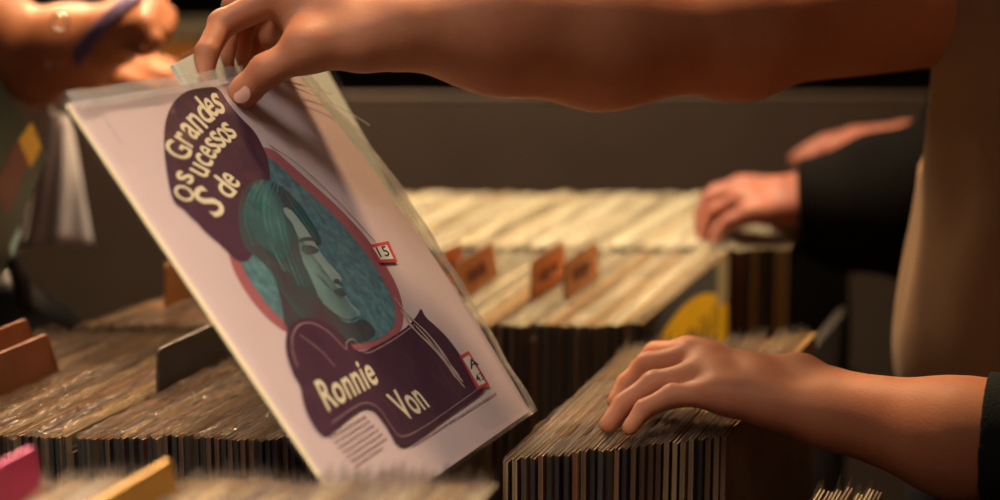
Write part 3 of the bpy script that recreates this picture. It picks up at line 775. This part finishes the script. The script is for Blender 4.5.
def head(fl, hf, ctr, fwd, down=.25, s=1.):
    f, l = frame(fwd); f, l = n3(f), n3(l); up = np.array([0,0,1.])
    fd = f*math.cos(down)-up*math.sin(down); ud = up*math.cos(down)+f*math.sin(down)
    nk = n3(ctr)+up*.02; hc = nk+up*.175+f*.035
    fl.add(nk-up*.03, hc-up*.06, .062, .055, .03)
    Q = lambda a, b, z: hc+fd*a+l*b+ud*z
    fl.add(Q(-.035,0,.035), Q(.03,0,.035), .080, .074, .03)
    fl.add(Q(.03,0,-.02), Q(.058,0,-.085), .058, .032, .03)
    fl.add(Q(.088,0,.012), Q(.108,0,-.028), .009, .014, .010)
    fl.add(Q(.086,.02,-.066), Q(.086,-.02,-.066), .008, .008, .008)
    for b in (-1, 1):
        fl.add(Q(-.005,b*.076,.018), Q(.0,b*.074,-.02), .018, .011, .006)
        fl.add(Q(.082,b*.018,.03), Q(.072,b*.045,.03), .010, .009, .010)
    hf.add(Q(-.045,0,.055), Q(.02,0,.070), .086, .072, .03); hf.add(Q(-.06,.0,.03), Q(-.065,0,-.05), .076, .055, .03)
    return Q
def shell(fl, off, cuts, th=.006, folds=None):
    def fn(P):
        o = off+(folds(P) if folds else 0)
        d = fl(P)-o; d = np.maximum(d, -(d+th))
        for pt, nn, rad in cuts:
            v = P-n3(pt); pl_ = v@n3(Vector(nn).normalized())
            d = np.where((v*v).sum(-1) < rad*rad, np.maximum(d, pl_), d)
        return d
    return fn
def patch(name, c, ax, up, rad, m, parent, bulge=.3, org=None):
    """nail: small domed plate"""
    ax, up = Vector(ax).normalized(), Vector(up).normalized(); sd = ax.cross(up).normalized(); up = sd.cross(ax)
    bm = bmesh.new(); n = 7; g = {}
    for i in range(n+1):
        for k in range(n+1):
            a, b = i/n*2-1, k/n*2-1
            x, y = a*math.sqrt(1-b*b/2), b*math.sqrt(1-a*a/2)
            g[i,k] = bm.verts.new(Vector(c)+ax*x*rad[0]+sd*y*rad[1]-up*(y*y*bulge*rad[1]+x*x*.06*rad[0])-org)
    for i in range(n):
        for k in range(n): bm.faces.new([g[i,k], g[i+1,k], g[i+1,k+1], g[i,k+1]])
    return from_bm(name, bm, m, parent, smooth=True)
def eyes(Q, t):
    for b in (-1, 1):
        bm = bmesh.new(); bmesh.ops.create_uvsphere(bm, u_segments=16, v_segments=10, radius=.0115, matrix=Matrix.Translation(Vector(Q(.074,b*.031,.012))-t.location)); e = from_bm('eye', bm, M['eye'], t, smooth=True)
        bm = bmesh.new(); bmesh.ops.create_uvsphere(bm, u_segments=12, v_segments=8, radius=.0055, matrix=Matrix.Translation(Vector(Q(.082,b*.031,.011))-t.location)); from_bm('iris', bm, M['iris'], e, smooth=True)
def shoes(ends, t):
    for a, f in ends:
        fl = Field(); a0 = a.copy(); a0[2] = .045
        fl.add(a0-f*.05, a0+f*.03, .042, .042, .02); fl.add(a0+f*.03, a0+f*.16+np.array([0,0,-.012]), .044, .033, .03)
        tomesh('shoe', lambda P, fl=fl: np.maximum(fl(P), -(P[..., 2]-.004)), fl.bounds(), .006, M['shoe'], t)

# ---- the person in the tan shirt
def person_tan():
    t = empty('person', (.50,1.60,0)); tag(t, 'person in a tan shirt holding up the pink record and flipping records below', 'person')
    fwd = (-.87,-.5); f, l = frame(fwd)
    shr, shl = (.455,1.74,1.35), (.62,1.43,1.37)
    fl = Field()
    ctr = torso(fl, (.515,1.60), fwd, shl, shr)
    hf = Field(); Q = head(fl, hf, ctr, fwd)
    # right arm, raised across the picture
    W = at(405,31,1.432); E_ = at(735,36,1.55)
    fl.add(shr, E_+Vector((.012,.012,.004)), .058, .046, .03)
    mid = at(600,37,1.50)
    fl.add(E_, mid, .0435, .0465, .04); fl.add(mid, at(500,30,1.465), .0465, .0395, .04); fl.add(at(500,30,1.465), W, .0395, .0275, .04)
    fg = [[at(276,-2,1.43), at(222,24,1.425), at(207,52,1.405), at(202,86,1.398)],
          [at(288,-10,1.452), at(236,8,1.47), at(224,46,1.462), at(222,84,1.452)],
          [at(302,-12,1.474), at(252,4,1.498), at(240,42,1.49), at(238,80,1.48)],
          [at(318,-6,1.492), at(272,12,1.515), at(258,40,1.508), at(254,70,1.50)]]
    hand(fl, W, at(362,43,1.418), [at(306,50,1.404), at(266,71,1.400), at(242,94,1.4075)], fg, r=1.08)
    fl.add(at(246,90,1.405), at(242,95,1.4065), .0112, .0108, .004); fl.add(at(306,46,1.404), at(300,20,1.43), .012, .013, .012); fl.add(at(312,22,1.45), at(278,34,1.475), .019, .015, .012)
    # left arm, over the short stack
    W2 = at(836,410,1.4550); E2 = Vector((.505,1.30,1.085))
    fl.add(shl, E2, .058, .046, .03); m2 = at(955,438,1.4114)
    fl.add(E2, m2, .046, .0395, .02); fl.add(m2, W2, .0395, .0285, .02)
    fg2 = [[at(690,353,1.5374), at(656,355,1.5472), at(640,370,1.5520), at(630,386,1.5520)],
           [at(688,360,1.5132), at(648,366,1.5229), at(628,384,1.5229), at(616,402,1.5180)],
           [at(697,376,1.4841), at(654,384,1.4938), at(624,404,1.4889), at(608,425,1.4792)],
           [at(716,394,1.4598), at(672,396,1.4695), at(644,409,1.4666), at(630,428,1.4598)]]
    hand(fl, W2, at(800,382,1.4889), [at(750,382,1.5423), at(715,376,1.5714), at(692,372,1.5811)], fg2, r=1.08)
    body = tomesh('body', fl, fl.bounds(), .003, M['skin'], t)
    thumb_ax = at(241,95,1.4085)-at(266,73,1.402)
    patch('thumbnail', at(241.5,94.5,1.3932), thumb_ax, (co.location-at(241,95,1.40))+Vector((-.25,0,.35)), (.0068,.0056), M['nail'], body, .35, t.location)
    tomesh('hair', lambda P: np.maximum(hf(P), -(fl(P)-.001)), hf.bounds(), .005, M['hair_brown'], t); eyes(Q, t)
    # shirt
    sf = Field(); torso(sf, (.515,1.60), fwd, shl, shr)
    c0 = Vector((.515,1.60,0))
    sf.add(c0+f*.0+l*.05+Vector((0,0,1.05)), c0+f*.0-l*.05+Vector((0,0,1.05)), .112, .112, .06); sf.add(Vector(shr)+Vector((.02,-.03,-.06)), c0+f*.035-l*.06+Vector((0,0,1.06)), .070, .093, .06)
    for s, e, k in ((shl, E2, .62),):
        sv, ev = Vector(s), Vector(e); sf.add(sv, sv+(ev-sv)*(k+.2), .066, .062, .05)
    cuts = []
    for s, e, k in ((shl, E2, .62),):
        sv, ev = Vector(s), Vector(e); cuts.append((sv+(ev-sv)*k, ev-sv, .14))
    sv = Vector(shr); sf.add(sv, sv+(E_-sv)*.22, .068, .068, .04); cuts.append((at(938,30,1.69), (-1,.3,.06), .125))
    cuts.append((c0+Vector((0,0,.82)), (0,0,-1), .4)); cuts.append((Vector(ctr)+Vector((0,0,.085)), (0,0,1), .12))
    fo = lambda P: .0045*np.sin(P[...,0]*42+P[...,1]*46+P[...,2]*8+1.5*np.sin(P[...,2]*9))*(.6+.4*np.sin(P[...,2]*7+1))+.0025*np.sin(P[...,1]*75-P[...,2]*24)
    tomesh('shirt', shell(sf, .016, cuts, .007, fo), [(a-.03, b+.03) for a, b in sf.bounds()], .004, M['tan_cloth'], t)
    lf = Field(); ends = legs(lf, (.515,1.60), fwd); lf.add(c0+l*.07+Vector((0,0,.93)), c0-l*.07+Vector((0,0,.93)), .108, .108, .05)
    tomesh('trousers', lambda P: np.maximum(lf(P)-.004, P[..., 2]-1.0), [(a-.02, b+.02) for a, b in lf.bounds()], .008, M['dark_denim'], t); shoes(ends, t)
    # dark band on the lower forearm
    bf = Field(); bf.add(E2, m2, .046, .0395, .02); bf.add(m2, W2, .0395, .0285, .02)
    p0 = at(986,443,1.405); ax = (E2-W2).normalized()
    tomesh('forearm_band', shell(bf, .0045, [(p0, -ax, .2), (p0+ax*.09, ax, .2)], .006), bf.bounds(.02), .002, M['dark_band'], t)
person_tan()

# ---- the person in the black jacket
def person_black():
    t = empty('person', (.66,2.28,0)); tag(t, 'person in a black jacket reaching both hands over the far row', 'person')
    fwd = (-1,-.1); f, l = frame(fwd)
    shl, shr = (.60,2.08,1.33), (.62,2.46,1.35); c0 = Vector((.66,2.28,0))
    fl = Field(); ctr = torso(fl, (.66,2.28), fwd, shl, shr); hf = Field(); Q = head(fl, hf, ctr, fwd)
    W = at(826,201,2.13); E_ = at(950,200,2.10); W2 = at(908,145,2.33); E2 = at(1020,150,2.36)
    for s, e, w in ((shl, E_, W), (shr, E2, W2)): fl.add(s, e, .050, .041, .03); fl.add(e, w, .041, .027, .02)
    fg = [[at(742,186,2.17), at(716,193,2.17), at(707,210,2.17), at(705,227,2.165)],
          [at(738,190,2.15), at(710,199,2.15), at(701,216,2.15), at(700,234,2.145)],
          [at(740,200,2.125), at(714,212,2.13), at(705,225,2.13), at(703,239,2.125)],
          [at(752,214,2.105), at(730,221,2.11), at(719,230,2.11), at(713,242,2.105)]]
    hand(fl, W, at(800,190,2.17), [at(768,192,2.21), at(745,200,2.24), at(730,205,2.25)], fg)
    fg = [[at(852,138,2.38), at(826,142,2.38), at(810,149,2.38), at(797,156,2.38)],
          [at(850,140,2.36), at(822,145,2.36), at(806,152,2.36), at(794,159,2.36)],
          [at(852,144,2.34), at(826,149,2.34), at(812,156,2.34), at(800,163,2.34)],
          [at(856,150,2.32), at(834,155,2.32), at(822,161,2.32), at(812,167,2.32)]]
    hand(fl, W2, at(888,143,2.37), [at(866,147,2.40), at(848,153,2.41), at(836,157,2.41)], fg)
    tomesh('body', fl, fl.bounds(), .0035, M['skin_dark'], t)
    tomesh('hair', lambda P: np.maximum(hf(P), -(fl(P)-.001)), hf.bounds(), .006, M['hair_brown'], t); eyes(Q, t)
    sf = Field(); torso(sf, (.66,2.28), fwd, shl, shr)
    sf.add(shl, E_, .066, .062, .05); sf.add(E_, at(905,206,2.105), .062, .060, .04); sf.add(at(905,206,2.105), at(850,206,2.12), .060, .048, .04); sf.add(at(850,206,2.12), at(798,202,2.13), .048, .034, .03)
    sf.add(shr, E2, .064, .052, .05); sf.add(E2, at(930,149,2.33), .045, .036, .03)
    cuts = [(at(799,202,2.13), at(799,202,2.13)-at(850,199,2.12), .10), (at(932,149,2.33), W2-E2, .07), (c0+Vector((0,0,.86)), (0,0,-1), .4), (Vector(ctr)+Vector((0,0,.09)), (0,0,1), .12)]
    fo = lambda P: .004*np.sin(P[...,0]*60+P[...,2]*30)*np.sin(P[...,1]*25)
    tomesh('jacket', shell(sf, .010, cuts, .009, fo), [(a-.03, b+.03) for a, b in sf.bounds()], .005, M['black_cloth'], t)
    lf = Field(); ends = legs(lf, (.66,2.28), fwd); lf.add(c0+l*.07+Vector((0,0,.93)), c0-l*.07+Vector((0,0,.93)), .11, .11, .05)
    tomesh('trousers', lambda P: np.maximum(lf(P)-.004, P[..., 2]-1.0), [(a-.02, b+.02) for a, b in lf.bounds()], .008, M['grey_denim'], t); shoes(ends, t)
person_black()

# ---- the person at the left edge, arm bent
def person_left():
    c = (-.90,2.12); t = empty('person', (*c, 0)); tag(t, 'blurred person at the left edge with a bent bare arm and purple wrist strap', 'person')
    fwd = (.98,-.1); f, l = frame(fwd); c0 = Vector((*c, 0))
    shr, shl = (-.71,2.02,1.44), (-.84,2.32,1.44)
    fl = Field(); ctr = torso(fl, c, fwd, shl, shr); hf = Field(); Q = head(fl, hf, ctr, fwd)
    E_ = at(42,62,2.0); W = at(112,36,1.96)
    fl.add(shr, E_, .052, .040, .03); fl.add(E_, at(70,50,1.985), .041, .042, .02); fl.add(at(70,50,1.985), W, .042, .030, .02)
    fg = [[at(150,2,1.99), at(166,16,1.98), at(160,34,1.965), at(146,38,1.96)],
          [at(152,8,1.965), at(166,24,1.96), at(158,40,1.95), at(144,42,1.95)],
          [at(150,16,1.945), at(162,32,1.94), at(152,46,1.935), at(139,46,1.94)],
          [at(144,26,1.925), at(154,40,1.92), at(144,50,1.92), at(134,48,1.925)]]
    hand(fl, W, at(124,18,1.99), [at(140,12,2.02), at(156,20,2.02), at(164,30,2.0)], fg, r=1.1)
    E2 = Vector((-.70,2.45,1.17)); W2 = Vector((-.52,2.40,1.20))
    fl.add(shl, E2, .05, .04, .03); fl.add(E2, W2, .04, .027, .02)
    b = W2; fg = [[b+Vector((.085,.03-.02*i,.0)), b+Vector((.12,.03-.02*i,-.01)), b+Vector((.135,.03-.02*i,-.03)), b+Vector((.135,.03-.02*i,-.05))] for i in range(4)]
    hand(fl, W2, b+Vector((.03,-.035,0)), [b+Vector((.06,-.05,-.005)), b+Vector((.09,-.05,-.015)), b+Vector((.115,-.045,-.025))], fg)
    body = tomesh('body', fl, fl.bounds(), .0035, M['skin'], t)
    tomesh('hair', lambda P: np.maximum(hf(P), -(fl(P)-.001)), hf.bounds(), .006, M['hair_brown'], t); eyes(Q, t)
    sf = Field(); torso(sf, c, fwd, shl, shr); cuts = []
    for s, e in ((shr, E_), (shl, E2)):
        sv, ev = Vector(s), Vector(e); sf.add(sv, sv+(ev-sv)*.7, .064, .058, .05); cuts.append((sv+(ev-sv)*.5, ev-sv, .13))
    cuts += [(c0+Vector((0,0,.84)), (0,0,-1), .4), (Vector(ctr)+Vector((0,0,.085)), (0,0,1), .12)]
    tomesh('shirt', shell(sf, .012, cuts, .008), [(a-.03, b+.03) for a, b in sf.bounds()], .005, M['black_cloth'], t)
    lf = Field(); ends = legs(lf, c, fwd); lf.add(c0+l*.07+Vector((0,0,.93)), c0-l*.07+Vector((0,0,.93)), .108, .108, .05)
    tomesh('trousers', lambda P: np.maximum(lf(P)-.004, P[..., 2]-1.0), [(a-.02, b+.02) for a, b in lf.bounds()], .008, M['dark_denim'], t); shoes(ends, t)
    # woven strap, wound slantwise round the wrist; then a steel ring shaped after a blurred highlight
    bf = Field(); bf.add(at(70,50,1.985), W, .042, .030, .02); bf.add(W, W+(W-E_)*.3, .030, .030, .02)
    p0 = at(104,20,1.95); ax = (at(120,34,1.96)-at(96,12,1.96)).normalized()
    tomesh('wrist_strap', shell(bf, .003, [(p0, -ax, .3), (p0+ax*.016, ax, .3)], .004), bf.bounds(.02), .0025, M['strap'], t)
    bm = bmesh.new(); ct = at(60,22,1.93)-t.location
    n1, n2 = 28, 8; g = {}
    for i in range(n1):
        for k in range(n2):
            a, bb = i*2*math.pi/n1, k*2*math.pi/n2; r = .0075+.0014*math.cos(bb)
            g[i,k] = bm.verts.new(ct+Vector((r*math.cos(a), .0014*math.sin(bb), r*math.sin(a))))
    for i in range(n1):
        for k in range(n2): bm.faces.new([g[i,k], g[(i+1)%n1,k], g[(i+1)%n1,(k+1)%n2], g[i,(k+1)%n2]])
    from_bm('highlight_ring', bm, M['steel'], t, smooth=True)
person_left()

# ------------------------------------------------------------------ white cloth bag hanging under the bent arm; black bag on the table
wb = empty('cloth_bag', at(58,180,2.05)); tag(wb, 'white cloth bag hanging below the bent arm at left', 'bag')
bm = bmesh.new(); g = {}; n, mz = 20, 14
for s in (0, 1):
    for i in range(n+1):
        for k in range(mz+1):
            a, b = i/n, k/mz
            xl, xr = 46+(22-46)*b, 70+(94-70)*b; y = 112+(248-112)*b+(-4*math.sin(a*math.pi))*b
            thk = .030*math.sin(a*math.pi)**.6*(.35+.65*b)
            g[s,i,k] = bm.verts.new(at(xl+(xr-xl)*a, y, 2.06+.006*math.sin(a*16+b*3)*b+(thk if s else -thk)) - wb.location)
    for i in range(n):
        for k in range(mz): bm.faces.new([g[s,i,k], g[s,i+1,k], g[s,i+1,k+1], g[s,i,k+1]])
for i in range(n): 
    for k in (mz,): bm.faces.new([g[0,i,k], g[0,i+1,k], g[1,i+1,k], g[1,i,k]])
for k in range(mz):
    for i in (0, n): bm.faces.new([g[0,i,k], g[0,i,k+1], g[1,i,k+1], g[1,i,k]])
bmesh.ops.remove_doubles(bm, verts=bm.verts[:], dist=1e-5)
from_bm('bag_body', bm, M['white_cloth'], wb, smooth=True)
for s in (-.022, .022):
    bm = bmesh.new(); p = [at(50,114,2.06+s), at(48,96,2.055+s), at(50,62,2.02+s*.5-.06*(1 if s < 0 else -1)), at(60,30,2.01), at(64,62,2.02+s*.5-.06*(1 if s < 0 else -1)), at(66,96,2.055+s), at(67,114,2.06+s)]
    pts = []
    for a, b in zip(p, p[1:]):
        for k in range(4): pts.append(a+(b-a)*k/4)
    pts.append(p[-1]); ring = []
    for i, q in enumerate(pts):
        d = (pts[min(i+1, len(pts)-1)]-pts[max(i-1, 0)]).normalized(); u = d.cross(Vector((0,1,.1))).normalized(); w = d.cross(u)
        ring.append([bm.verts.new(q+u*x+w*y-wb.location) for x, y in ((-.002,-.009), (.002,-.009), (.002,.009), (-.002,.009))])
    for a, b in zip(ring, ring[1:]):
        for k in range(4): bm.faces.new([a[k], a[(k+1)%4], b[(k+1)%4], b[k]])
    from_bm('handle', bm, M['white_cloth'], wb, smooth=True)
bb = empty('shoulder_bag', (-.52,1.93,TT)); tag(bb, 'black leather bag slumped at the left edge behind the glinting row', 'bag')
fb = Field()
fb.add((-.62,1.93,.83), (-.46,1.93,.83), .085, .085, .05); fb.add((-.62,1.93,.97), (-.465,1.93,.96), .07, .062, .06); fb.add((-.60,1.93,1.05), (-.50,1.93,1.02), .035, .03, .05)
tomesh('bag_body', lambda P: np.maximum(fb(P)-.006*np.sin(P[...,0]*40+P[...,2]*18)*np.sin(P[...,2]*26+P[...,1]*30), TT+.001-P[..., 2]), fb.bounds(.02), .005, M['leather'], bb)
fs = Field(); pr = None
for k in range(13):
    a = math.pi*k/12; p = (-.55+.085*math.cos(a), 1.90, 1.03+.085*math.sin(a))
    if pr: fs.add(pr, p, .009, .009, .004)
    pr = p
tomesh('strap', fs, fs.bounds(), .004, M['leather'], bb)

# ------------------------------------------------------------------ light
def area(name, loc, aim, size, power, col, shape='DISK', spread=180):
    l = bpy.data.lights.new(name, 'AREA'); l.shape = shape; l.size = size; l.energy = power; l.color = col; l.spread = R(spread)
    o = bpy.data.objects.new(name, l); COL.objects.link(o); o.location = loc
    o.rotation_euler = (Vector(aim)-Vector(loc)).to_track_quat('-Z', 'Y').to_euler(); return o
def spot(name, loc, aim, size, power, col, cone, blend=.7):
    l = bpy.data.lights.new(name, 'SPOT'); l.shadow_soft_size = size; l.energy = power; l.color = col; l.spot_size = R(cone); l.spot_blend = blend
    o = bpy.data.objects.new(name, l); COL.objects.link(o); o.location = loc
    o.rotation_euler = (Vector(aim)-Vector(loc)).to_track_quat('-Z', 'Y').to_euler(); return o
area('ceiling_lamp', (.02,2.10,2.6), (.05,1.75,1.05), .18, 34, (1,.66,.36))
spot('lamp_over_far_row', (-.12,2.45,2.45), (-.1,2.25,1.05), .15, 110, (1,.81,.52), 60, .8)
spot('added_cover_spot', (-.48,.85,2.35), (-.25,1.25,1.3), .30, 95, (1,.89,.80), 28, .9)  # added spot to brighten the held cover, no known lamp
spot('added_near_row_spot', (-.6,.3,2.4), (-.30,1.02,1.13), .15, 220, (1,.78,.60), 27, .6)  # unseen spot put in to lift the dim nearest row
area('added_sheen_light', (-.7,3.5,2.5), (-.75,2.0,1.2), .35, 16, (1,.66,.38), spread=60)  # invented light for a glancing sheen on the left row's plastic
spot('added_distant_bin_spot', (-.6,3.5,2.6), (-.6,3.55,1.1), .12, 40, (1,.78,.45), 50)  # extra spot added so the distant pale records show up
spot('added_label_spot', (1.05,1.96,2.05), (.21,1.90,.98), .08, 60, (1,.74,.46), 17, .6)  # made-up spot aimed at the yellow round label to light it
area('lamp_behind_aisle', (.15,-.8,2.3), (.15,1.8,1.05), .7, 4.2, (1,.60,.40))
w = bpy.data.worlds.new('world'); SC.world = w; w.use_nodes = True
w.node_tree.nodes['Background'].inputs[0].default_value = (1,.64,.50,1); w.node_tree.nodes['Background'].inputs[1].default_value = .042
SC.view_settings.view_transform = 'Standard'; SC.view_settings.look = 'None'; SC.view_settings.gamma = 1; SC.view_settings.use_curve_mapping = False
SC.view_settings.exposure = 0
SC.cycles.transparent_max_bounces = 40; SC.cycles.max_bounces = 8; SC.cycles.caustics_reflective = False; SC.cycles.caustics_refractive = False
